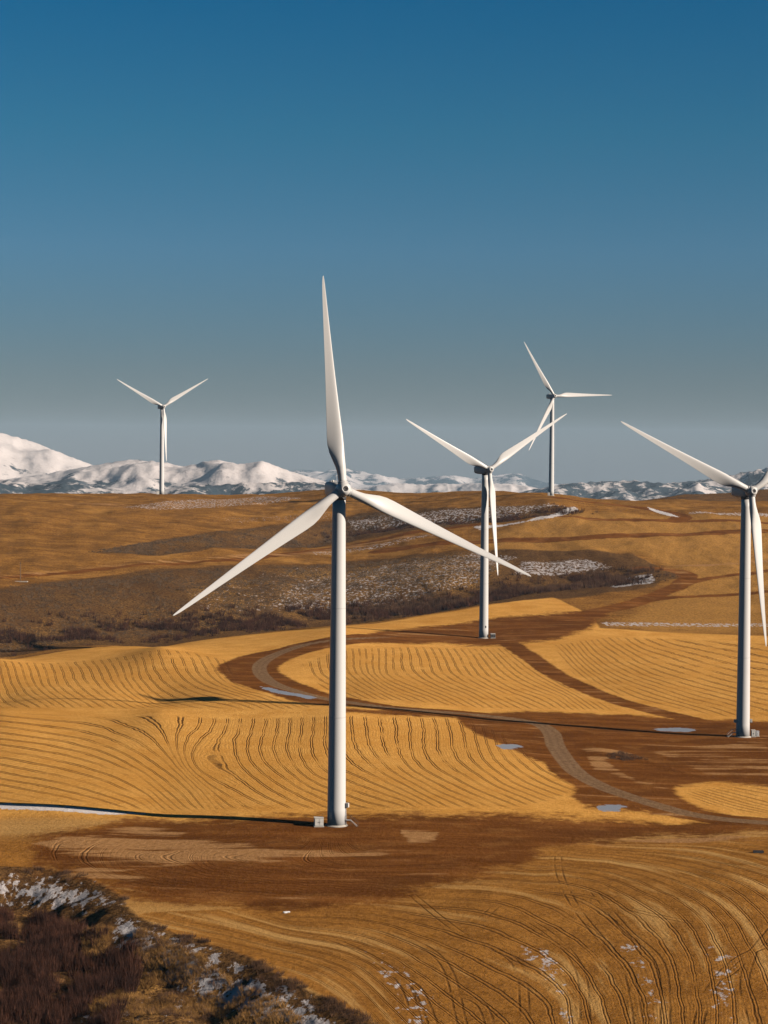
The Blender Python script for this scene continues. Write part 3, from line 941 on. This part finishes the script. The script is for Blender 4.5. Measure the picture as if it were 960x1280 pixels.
def blade_mesh():
    st = [(0.9, 2.0, 1.0), (2.2, 2.0, 1.0), (3.6, 2.05, .97), (5.2, 2.35, .80), (7.0, 2.95, .58), (8.8, 3.55, .42), (10.6, 3.85, .33), (12.6, 3.8, .285),
          (15.5, 3.5, .25), (19, 3.12, .225), (23, 2.72, .205), (27, 2.36, .19), (31, 2.03, .18), (35, 1.72, .17), (39, 1.42, .165), (43, 1.12, .16),
          (46, .88, .155), (48.2, .66, .15), (49.5, .44, .15), (50.1, .26, .15), (BLADE, .10, .15)]
    n = 28
    co, faces = [], []
    for s, ch, th in st:
        circ = np.clip((th - 0.30) / 0.7, 0, 1)
        circ = circ * circ * (3 - 2 * circ)
        axis = 0.5 * circ + 0.30 * (1 - circ)
        tw = R(15.0) * max(0.0, 1 - s / 42.0) ** 1.6 + R(2.0)
        bend = -1.7 * (s / BLADE) ** 2.2
        for k in range(n):
            a = 2 * math.pi * k / n
            xc = 0.5 * (1 + math.cos(a))                 # 1 trailing .. 0 leading
            yt = 5 * th * (0.2969 * math.sqrt(xc) - 0.126 * xc - 0.3516 * xc ** 2 + 0.2843 * xc ** 3 - 0.1036 * xc ** 4)
            camb = 0.035 * 4 * xc * (1 - xc) * (1 - circ)
            ya = (camb + (yt if a <= math.pi else -yt)) * (1 - circ) + 0.5 * math.sin(a) * circ
            x = (axis - xc) * ch                           # leading edge towards +x
            y = ya * ch                                    # suction side away from the wind
            xr = x * math.cos(tw) + y * math.sin(tw)
            yr = -x * math.sin(tw) + y * math.cos(tw)
            co.append((xr, yr + bend, s))
    for i in range(len(st) - 1):
        for k in range(n):
            faces.append((i * n + k, i * n + (k + 1) % n, (i + 1) * n + (k + 1) % n, (i + 1) * n + k))
    bm = bmesh.new()
    vs = [bm.verts.new(c) for c in co]
    for f in faces: bm.faces.new([vs[i] for i in f])
    bm.faces.new(vs[:n][::-1]); bm.faces.new(vs[-n:])
    return bm


def tower_profile():
    return [(2.2 + (1.55 - 2.2) * (z / 78.0) ** 1.15, z) for z in (0.35, 4, 12, 20, 28, 36, 44, 52, 60, 68, 75, 78.0)]


shared = {}
def part(key, parent, mat, maker, name=None, smooth=True, mw=None):
    """a part that shares its mesh between the turbines"""
    if key not in shared:
        o = bm_obj(name or key, maker(), mat, parent, smooth)
        shared[key] = o.data
    else:
        o = bpy.data.objects.new(name or key, shared[key])
        COL.objects.link(o); o.parent = parent
    if mw is not None: o.matrix_local = mw
    if smooth:
        try:
            o.data.shade_smooth() if False else None
        except Exception: pass
    return o


def nacelle_bm():
    bm = bmesh.new()
    # stations from front to rear: y, half width, bottom, top
    st = [(-2.3, 1.15, -1.25, 1.3), (-1.7, 1.55, -1.6, 1.65), (0.5, 1.8, -1.85, 1.9), (5.0, 1.8, -1.85, 2.0), (7.6, 1.7, -1.6, 1.95), (8.5, 1.5, -1.2, 1.8), (8.7, 1.35, -1.0, 1.6)]
    rings = []
    for y, hw, zb, zt in st:
        ring = []
        cx, cz, hz = 0, (zb + zt) / 2, (zt - zb) / 2
        for k in range(24):
            a = 2 * math.pi * k / 24
            e = 0.42
            ca, sa = math.cos(a), math.sin(a)
            ring.append(bm.verts.new((hw * math.copysign(abs(ca) ** e, ca), y, cz + hz * math.copysign(abs(sa) ** e, sa))))
        rings.append(ring)
    for a, b_ in zip(rings[:-1], rings[1:]):
        for k in range(24):
            bm.faces.new((a[k], a[(k + 1) % 24], b_[(k + 1) % 24], b_[k]))
    bm.faces.new(rings[0]); bm.faces.new(rings[-1][::-1])
    return bm


def hub_bm():
    # spinner around the Y axis, nose towards -Y
    bm = lathe([(1.25, -1.9), (1.6, -1.6), (1.78, -0.6), (1.72, 0.5), (1.5, 1.3), (1.15, 1.85), (0.8, 2.1), (0.62, 2.14), (0.60, 1.9)], 36)
    for v in bm.verts:
        v.co = Vector((v.co.x, -v.co.z, v.co.y))
    return bm


def nose_bm():
    bm = lathe([(0.585, -0.02), (0.585, 0.06), (0.22, 0.08), (0.2, 0.02)], 24)
    for v in bm.verts:
        v.co = Vector((v.co.x, -v.co.z, v.co.y))
    return bm


def collar_bm():
    return lathe([(1.16, 0.0), (1.2, 0.1), (1.2, 0.55), (1.12, 0.62)], 32)


def door_bm():
    # curved door leaf on the tower wall (facing -Y)
    bm = bmesh.new()
    r0 = 2.19 + 0.05
    g_ = []
    for j, z in enumerate((1.5, 1.7, 3.5, 3.75)):
        row = []
        for i in range(7):
            u = -1 + 2 * i / 6
            w_ = 0.46 if j in (1, 2) else 0.36
            a = u * w_ / r0
            row.append(bm.verts.new((math.sin(a) * r0, -math.cos(a) * r0, z)))
        g_.append(row)
    for j in range(3):
        for i in range(6):
            bm.faces.new((g_[j][i], g_[j][i + 1], g_[j + 1][i + 1], g_[j + 1][i]))
    ext = bmesh.ops.extrude_face_region(bm, geom=bm.faces[:])
    for v in [e for e in ext['geom'] if isinstance(e, bmesh.types.BMVert)]:
        v.co.x *= 0.95; v.co.y *= 0.95
    return bm


def add_stair(root, ang, rail=None):
    """steel stair with handrails climbing to the door, running out along ang"""
    rot = Matrix.Rotation(ang, 4, 'Z')
    st = bm_obj('access_stair', box_bm(1.3, 1.1, 0.08, (2.85, 0, 1.42)), M_grey, root)
    st.matrix_local = rot
    for k in range(6):
        s_ = bm_obj('step', box_bm(0.26, 1.0, 0.05, (3.62 + 0.27 * k, 0, 1.25 - 0.23 * k)), M_grey, st)
    for sy in (-0.55, 0.55):
        bm = tube_bm([(2.3, sy, 2.5), (3.5, sy, 2.5), (5.2, sy, 1.05)], 0.045, 6)
        tube_bm([(3.5, sy, 1.4), (5.2, sy, -0.05)], 0.06, 6, bm)
        tube_bm([(2.4, sy, 1.4), (2.4, sy, 2.5)], 0.04, 6, bm)
        tube_bm([(3.5, sy, -0.4), (3.5, sy, 2.5)], 0.04, 6, bm)
        tube_bm([(5.2, sy, -0.4), (5.2, sy, 1.05)], 0.04, 6, bm)
        bm_obj('handrail', bm, rail or M_box, st)


def add_lamp(root, ang, z, size=1.0, conduit=True):
    rot = Matrix.Rotation(ang, 4, 'Z')
    r0 = 2.2 + (1.55 - 2.2) * (z / 78.0) ** 1.15
    l = bm_obj('equipment_box', box_bm(0.75 * size, 0.9 * size, 1.05 * size, (r0 + 0.45 * size, 0, z), 0.06), M_box, root)
    l.matrix_local = rot
    bm_obj('bracket', box_bm(0.5, 0.25, 0.12, (r0 + 0.1, 0, z - 0.58 * size)), M_dark, l)
    if conduit:
        bm_obj('conduit', tube_bm([(r0 + 0.16, 0, z - 0.5), (r0 + 0.22, 0, 0.3)], 0.07, 6), M_grey, l)


def base_x(px, row, D):
    d = pix_dir([px], [row])[0]
    return d[0] / d[1] * D


def turbine(px, row, D, z, app_yaw, first, label):
    x = base_x(px, row, D)
    zz = z
    root = empty('wind_turbine', (x, D, zz))
    tag(root, label, 'wind turbine', 'white three-bladed wind turbines on the hills')
    psi = R(app_yaw) - math.atan2(x, D)
    tw = part('tower', root, M_white, lambda: lathe(tower_profile(), 48))
    for zf in (26.0, 52.0):
        rf = 2.2 + (1.55 - 2.2) * (zf / 78.0) ** 1.15
        part('tower_flange%d' % zf, tw, M_nac, lambda: lathe([(rf - .05, -.07), (rf + .012, -.06), (rf + .012, .06), (rf - .05, .07)], 48), 'flange', True, Matrix.Translation((0, 0, zf)))
    part('foundation', root, M_conc, lambda: lathe([(2.75, -2.5), (2.75, 0.1), (2.5, 0.2), (2.35, 0.36)], 40), 'foundation', False)
    yaw = Matrix.Rotation(psi, 4, 'Z')
    part('yaw_collar', root, M_dark, lambda: lathe([(1.62, 77.7), (1.68, 77.75), (1.68, 78.3), (1.5, 78.6)], 40), 'yaw_bearing')
    nac = part('nacelle', root, M_nac, nacelle_bm, mw=Matrix.Translation((0, 0, HUB_H)) @ yaw)
    part('cooler', nac, M_nac, lambda: box_bm(1.6, 1.4, 0.35, (0, 6.0, 2.05), 0.08), 'roof_hatch', False)
    part('mast', nac, M_grey, lambda: tube_bm([(0.8, 6.2, 1.8), (0.8, 6.2, 3.6)], 0.05, 6, tube_bm([(0.3, 6.2, 3.4), (1.3, 6.2, 3.4)], 0.04, 6)), 'wind_sensor')
    part('beacon', nac, M_box, lambda: lathe([(0.22, 1.85), (0.24, 2.3), (0.16, 2.42)], 14), 'beacon', True, Matrix.Translation((-0.7, 3.4, 0)))
    rotor = Matrix.Translation((0, 0, HUB_H)) @ yaw @ Matrix.Translation((0, -4.1, 0.35)) @ Matrix.Rotation(R(-4.0), 4, 'X')
    hub = part('hub', root, M_blade, hub_bm, mw=rotor)
    part('nose_ring', hub, M_dark, nose_bm, 'nose_opening', True, Matrix.Translation((0, -1.97, 0)))
    for k in range(3):
        a = Matrix.Rotation(R(first + 120 * k), 4, 'Y')
        bl = part('blade', root, M_blade, blade_mesh, mw=rotor @ a)
        part('collar', bl, M_nac, collar_bm, 'root_collar', True, Matrix.Translation((0, 0, 1.25)))
    return root


def snap(px, py):
    p = raycast([(px, py)], h_ground)[0]
    return p[0], p[1], gz(p[0], p[1])


def place_turbine(px, row, D, *a):
    return turbine(px, row, D, gz(base_x(px, row, D), D), *a)


T1 = place_turbine(420.5, 1037, 494, 14, -5.5, 'largest white wind turbine standing on the dark dirt pad in front')
T2 = place_turbine(604.5, 797, 990, 29, -62.5, 'white wind turbine behind the curving road, just right of the front one')
T3 = place_turbine(928.5, 919, 677.5, 24, -64.0, 'white wind turbine at the right edge, cut off by the frame')
T4 = place_turbine(689, 618, 1677, 24, -31.5, 'far white wind turbine on the ridge with one blade pointing level right')
T5 = place_turbine(202, 618, 1905, 18, -61.5, 'small far white wind turbine standing before the snowy mountains at left')

# doors, stairs and boxes on the towers (angles: 0 = right, -90 = towards the camera)
def add_door(root, ang):
    o = bm_obj('door', door_bm(), M_grey, root)
    o.matrix_local = Matrix.Rotation(R(ang + 90), 4, 'Z')
    return o
add_door(T1, -8); add_stair(T1, R(-12), M_wood); add_lamp(T1, R(-14), 5.0)
add_door(T3, 186); add_stair(T3, R(188)); add_lamp(T3, R(184), 5.2, 1.0, False); add_lamp(T3, R(-4), 5.3, 1.0, False)
add_door(T4, 190)
add_door(T5, 20); add_stair(T5, R(20))
add_lamp(T4, R(190), 4.5, 1.1, False)
o = bm_obj('vent', box_bm(0.5, 0.25, 1.0, (0, 0, 0), 0.05), M_dark, T2)
o.matrix_local = Matrix.Rotation(R(15), 4, 'Z') @ Matrix.Translation((0.35, -2.16, 5.5))
add_door(T2, 170)


# ------------------------------------------------------------------ cabinets by the towers
def cabinet(px, D, size, rz, label, slats=5, dark=False, mat=None, name='transformer_cabinet'):
    x = base_x(px, 565 + 89.7 * FOC / D if D < 1100 else 618, D)
    sx, sy, sz = size
    root = empty(name, (x, D, gz(x, D)))
    root.rotation_euler = (0, 0, R(rz))
    tag(root, label, 'cabinet', 'electrical cabinets at the tower feet')
    bm_obj('plinth', box_bm(sx + 0.3, sy + 0.3, 0.7, (0, 0, -0.2)), M_conc, root)
    body = bm_obj('body', box_bm(sx, sy, sz, (0, 0, 0.15 + sz / 2), 0.05), mat or M_box, root)
    bm_obj('roof', box_bm(sx + 0.2, sy + 0.2, 0.12, (0, 0, 0.23 + sz), 0.03), mat or M_box, root)
    for k in range(2):
        u = (-0.25 + 0.5 * k) * sx
        dr = bm_obj('door', box_bm(sx * 0.45, 0.05, sz * 0.84, (u, -sy / 2 - 0.03, 0.15 + sz / 2)), M_dark if dark else (mat or M_box), root)
        for j in range(slats):
            zc = 0.15 + sz * (0.16 + 0.68 * j / max(slats - 1, 1))
            bm_obj('slat', box_bm(sx * 0.38, 0.05, 0.055, (u, -sy / 2 - 0.075, zc)), M_grey, dr)
        bm_obj('handle', box_bm(0.05, 0.08, 0.22, (u + (0.17 if k == 0 else -0.17) * sx, -sy / 2 - 0.11, 0.15 + sz * .5)), M_dark, dr)
    return root


cabinet(398.3, 492.5, (2.1, 1.9, 1.9), 8, 'pale slatted cabinet left of the nearest turbine foot on dirt')
cabinet(616, 989, (2.2, 1.8, 1.9), 6, 'small white cabinet with dark doors right of the middle turbine', 3, True)
cabinet(941.5, 678, (1.3, 1.4, 2.0), 4, 'white cabinet right of the right-edge turbine foot', 4)
cabinet(946.5, 679.5, (1.0, 1.2, 1.5), 10, 'small grey cabinet, rightmost beside the right-edge turbine foot', 3, False, M_grey)
cabinet(686, 1674, (1.8, 1.6, 2.4), 0, 'tiny cabinet left of the far ridge turbine foot', 3)
cabinet(197.2, 1903, (2.6, 2.0, 2.6), 10, 'tiny white cabinet left of the leftmost turbine foot', 3)


# ------------------------------------------------------------------ brush and grass (too dense to count)
def sprigs(name, label, P, hts, spread, mat, n, wid, lean=0.35, seed=0, droop=0.0, cat='brush'):
    """clumps of thin three-sided twigs; P (k,3) clump feet"""
    r = np.random.default_rng(seed + 100)
    k = len(P)
    base = np.repeat(P, n, axis=0)
    h = np.repeat(hts, n) * r.uniform(0.45, 1.05, k * n)
    sp = np.repeat(spread, n)
    ang = r.uniform(0, 2 * np.pi, k * n)
    rad = np.sqrt(r.uniform(0, 1, k * n)) * sp
    bx, by = base[:, 0] + rad * np.cos(ang), base[:, 1] + rad * np.sin(ang)
    ln = h * lean * r.uniform(0.2, 1.3, k * n)
    a2 = ang + r.normal(0, 0.7, k * n)
    tip = np.stack([bx + ln * np.cos(a2), by + ln * np.sin(a2), base[:, 2] + h], 1)
    w_ = wid * r.uniform(0.7, 1.4, k * n) * np.sqrt(np.maximum(h, 0.2))
    V = np.empty((k * n, 4, 3))
    a0 = r.uniform(0, 2 * np.pi, k * n)
    for j in range(3):
        V[:, j, 0] = bx + w_ * np.cos(a0 + 2.094 * j)
        V[:, j, 1] = by + w_ * np.sin(a0 + 2.094 * j)
        V[:, j, 2] = base[:, 2] - 0.15
    V[:, 3] = tip
    i0 = np.arange(k * n)[:, None] * 4
    tris = np.concatenate([i0 + np.array([[0, 1, 3]]), i0 + np.array([[1, 2, 3]]), i0 + np.array([[2, 0, 3]])])
    o = np_mesh(name, V.reshape(-1, 3), tris, mat)
    tag(o, label, cat, kind='stuff')
    return o


def scatter(poly_w, n, seed, clump=0.0, cell=20.0, keep=None):
    r = np.random.default_rng(seed)
    L = np.asarray(poly_w)
    out = np.zeros((0, 2))
    lo, hi = L.min(0), L.max(0)
    for _ in range(40):
        q = r.uniform(lo, hi, (n * 2, 2))
        s = poly_sd(q[:, 0], q[:, 1], L, 1.0, 30)
        q = q[s > 0]
        if clump > 0 and len(q):
            v = fbm(q[:, 0] / cell, q[:, 1] / (cell * 1.5), seed + 7, 3)
            q = q[v > clump + r.uniform(-0.08, 0.08, len(q))]
        out = np.vstack([out, q])
        if len(out) >= n: break
    out = out[:n]
    z = h_ground(out[:, 0], out[:, 1])
    return np.column_stack([out, z])


# willows and grass in the near ravine
deep = world([(-60, 1150), (40, 1140), (90, 1165), (150, 1175), (175, 1200), (165, 1240), (140, 1290), (-60, 1290)])
pts = scatter(deep, 1300, 1, 0.44, 9)
sprigs('willow_thicket', 'dark reddish bare willow thicket filling the lower left ravine', pts, rng.uniform(1.6, 3.6, len(pts)), np.full(len(pts), 0.9), M_willow, 40, 0.034, 0.35, 1)
mid = world([(100, 1165), (170, 1160), (260, 1200), (350, 1250), (400, 1295), (120, 1295)])
pts = scatter(mid, 4200, 2, 0.40, 6)
sprigs('dry_grass', 'tufts of dry golden grass among snow in the ravine', pts, rng.uniform(0.35, 1.0, len(pts)), np.full(len(pts), 0.45), M_drygrass, 16, 0.028, 0.6, 2, cat='grass')
pts = scatter(mid, 260, 12, 0.50, 8)
sprigs('ravine_brush', 'scattered brown brush on the snowy ravine slope', pts, rng.uniform(0.5, 1.3, len(pts)), np.full(len(pts), 0.7), M_brush, 34, 0.026, 0.4, 3)
# fringe of brush along the rim
rl = catmull(rav_line, 8)
rl = rl[(rl[:, 0] > -130)]
seg = np.linalg.norm(np.diff(rl, axis=0), axis=1)
cum = np.concatenate([[0], np.cumsum(seg)]) / seg.sum()
u = rng.uniform(0, 1, 900)
bx = np.interp(u, cum, rl[:, 0]); by = np.interp(u, cum, rl[:, 1])
dens = fbm(bx / 9, by / 9, 77, 3)
k = (dens > np.where(bx < -42, 0.62, 0.42))
off = np.abs(rng.normal(0, 2.2, len(bx)))
bx, by, off = bx[k] - off[k] * 0.75 + 0.4, by[k] - off[k] * 0.75 + 0.4, off[k]
pts = np.column_stack([bx, by, h_ground(bx, by)])
sprigs('rim_brush', 'brown brush fringe along the rim of the ravine', pts, rng.uniform(0.35, 1.0, len(pts)), np.full(len(pts), 0.7), M_brush, 40, 0.026, 0.35, 4)
# gullies on the far slope
gl = catmull(world([(430, 772), (520, 760), (600, 748), (680, 738), (740, 728), (800, 716)]), 6)
def along(line, n, width, seed, t0=0, t1=1):
    r = np.random.default_rng(seed)
    s_ = np.linalg.norm(np.diff(line, axis=0), axis=1)
    c_ = np.concatenate([[0], np.cumsum(s_)]) / s_.sum()
    u_ = r.uniform(t0, t1, n)
    x = np.interp(u_, c_, line[:, 0]) + r.normal(0, width, n)
    y = np.interp(u_, c_, line[:, 1]) + r.normal(0, width, n)
    kk = fbm(x / 16, y / 16, seed, 3) > 0.42
    x, y = x[kk], y[kk]
    return np.column_stack([x, y, h_ground(x, y)])
pts = along(gully_main, 3400, 13, 5, 0.25, 0.97)
sprigs('gully_thicket', 'dark bare brush filling the gully behind the middle turbine', pts, rng.uniform(1.5, 4.2, len(pts)), np.full(len(pts), 1.3), M_willow, 22, 0.05, 0.35, 5)
pts = along(gl, 2100, 11, 55)
sprigs('gully_brush', 'brown brush along the near bank of the gully', pts, rng.uniform(1.3, 3.8, len(pts)), np.full(len(pts), 1.2), M_brush, 20, 0.05, 0.35, 15)
pts = along(gully_up, 900, 9, 6, 0.35, 1.0)
sprigs('upper_thicket', 'dark brush in the small upper gully near the ridge', pts, rng.uniform(1.2, 3.4, len(pts)), np.full(len(pts), 1.3), M_willow, 18, 0.06, 0.35, 6)
hill = world([(-60, 740), (150, 722), (300, 710), (450, 702), (560, 695), (640, 700), (600, 735), (500, 757), (420, 772), (300, 785), (150, 798), (-60, 815)])
pts = scatter(hill, 9000, 8, 0.40, 14)
sprigs('sagebrush', 'low sagebrush covering the brown hillside above the golden field', pts, rng.uniform(0.5, 1.3, len(pts)), np.full(len(pts), 0.7), M_sage, 8, 0.10, 0.7, 8)
hill2 = world([(110, 690), (200, 676), (330, 660), (450, 645), (560, 637), (560, 657), (450, 673), (350, 684), (200, 694)])
pts = scatter(hill2, 3500, 9, 0.42, 18)
sprigs('upper_sagebrush', 'low sagebrush in the dark band above the upper track', pts, rng.uniform(0.5, 1.4, len(pts)), np.full(len(pts), 0.8), M_sage, 7, 0.12, 0.7, 9)
patch = world([(757, 944), (775, 940), (800, 946), (810, 950), (780, 951), (760, 948)])
pts = scatter(patch, 110, 10, 0.3, 5)
sprigs('weed_patch', 'dark weeds on the small mound beside the gravel road', pts, rng.uniform(0.5, 1.2, len(pts)), np.full(len(pts), 0.5), M_brush, 26, 0.03, 0.4, 10)

# ------------------------------------------------------------------ small things
x, y, z = snap(25.5, 727)
post = empty('marker_post', (x, y, z))
tag(post, 'thin dark post by the upper track at the far left', 'post')
bm_obj('pole', lathe([(0.26, -0.5), (0.24, 4.0), (0.18, 11.6)], 10), M_wood, post)
bm_obj('crossarm', box_bm(1.4, 0.14, 0.16, (0, -0.27, 10.6)), M_wood, post)
bm_obj('base_slab', box_bm(7.5, 3.0, 0.5, (0.5, 0, 0.0), 0.1), M_conc, post)

x, y, z = snap(358, 1141)
bm = bmesh.new()
bmesh.ops.create_icosphere(bm, subdivisions=3, radius=1.0)
for v in bm.verts:
    c = v.co.copy()
    n_ = float(fbm(np.array([c.x * 2 + 5.0]), np.array([c.y * 2 + c.z * 1.3]), 3, 3)[0])
    v.co = Vector((c.x * 0.75 * (0.7 + 0.6 * n_), c.y * 0.35 * (0.6 + 0.8 * n_), max(c.z, -0.5) * 0.22 * (0.5 + n_) + 0.14 * c.x * c.x))
o = bm_obj('plastic_scrap', bm, M_blade, None, True)
o.location = (x, y, z + 0.06); o.rotation_euler = (0, 0, R(20))
tag(o, 'small white scrap lying on the brown near field', 'scrap')

x, y, z = snap(948, 1066)
sl = empty('dark_trough', (x, y, z))
tag(sl, 'low dark trough lying on the field at the right edge', 'trough')
bm_obj('base', box_bm(2.3, 0.9, 0.12, (0, 0, 0.02), 0.02), M_dark, sl)
for sy in (-0.42, 0.42):
    bm_obj('side', box_bm(2.3, 0.06, 0.45, (0, sy, 0.28), 0.015), M_dark, sl)
for sx in (-1.12, 1.12):
    bm_obj('end', box_bm(0.06, 0.77, 0.40, (sx, 0, 0.26), 0.015), M_dark, sl)

# ------------------------------------------------------------------ air
HZ = bpy.data.materials.new('pale_haze')
HZ.use_nodes = True
hn = HZ.node_tree.nodes
hn.clear()
ho = hn.new('ShaderNodeOutputMaterial')
pv = hn.new('ShaderNodeVolumePrincipled')
pv.inputs['Color'].default_value = (0.52, 0.72, 0.92, 1)
pv.inputs['Density'].default_value = 2.4e-5
pv.inputs['Anisotropy'].default_value = 0.0
HZ.node_tree.links.new(pv.outputs[0], ho.inputs['Volume'])
hz_top = 480.0
hz = bm_obj('haze', box_bm(66000, 66000, hz_top + 1100, (0, 0, (hz_top - 1100) / 2)), HZ)
tag(hz, 'pale blue air between the camera and the mountains', kind='stuff')
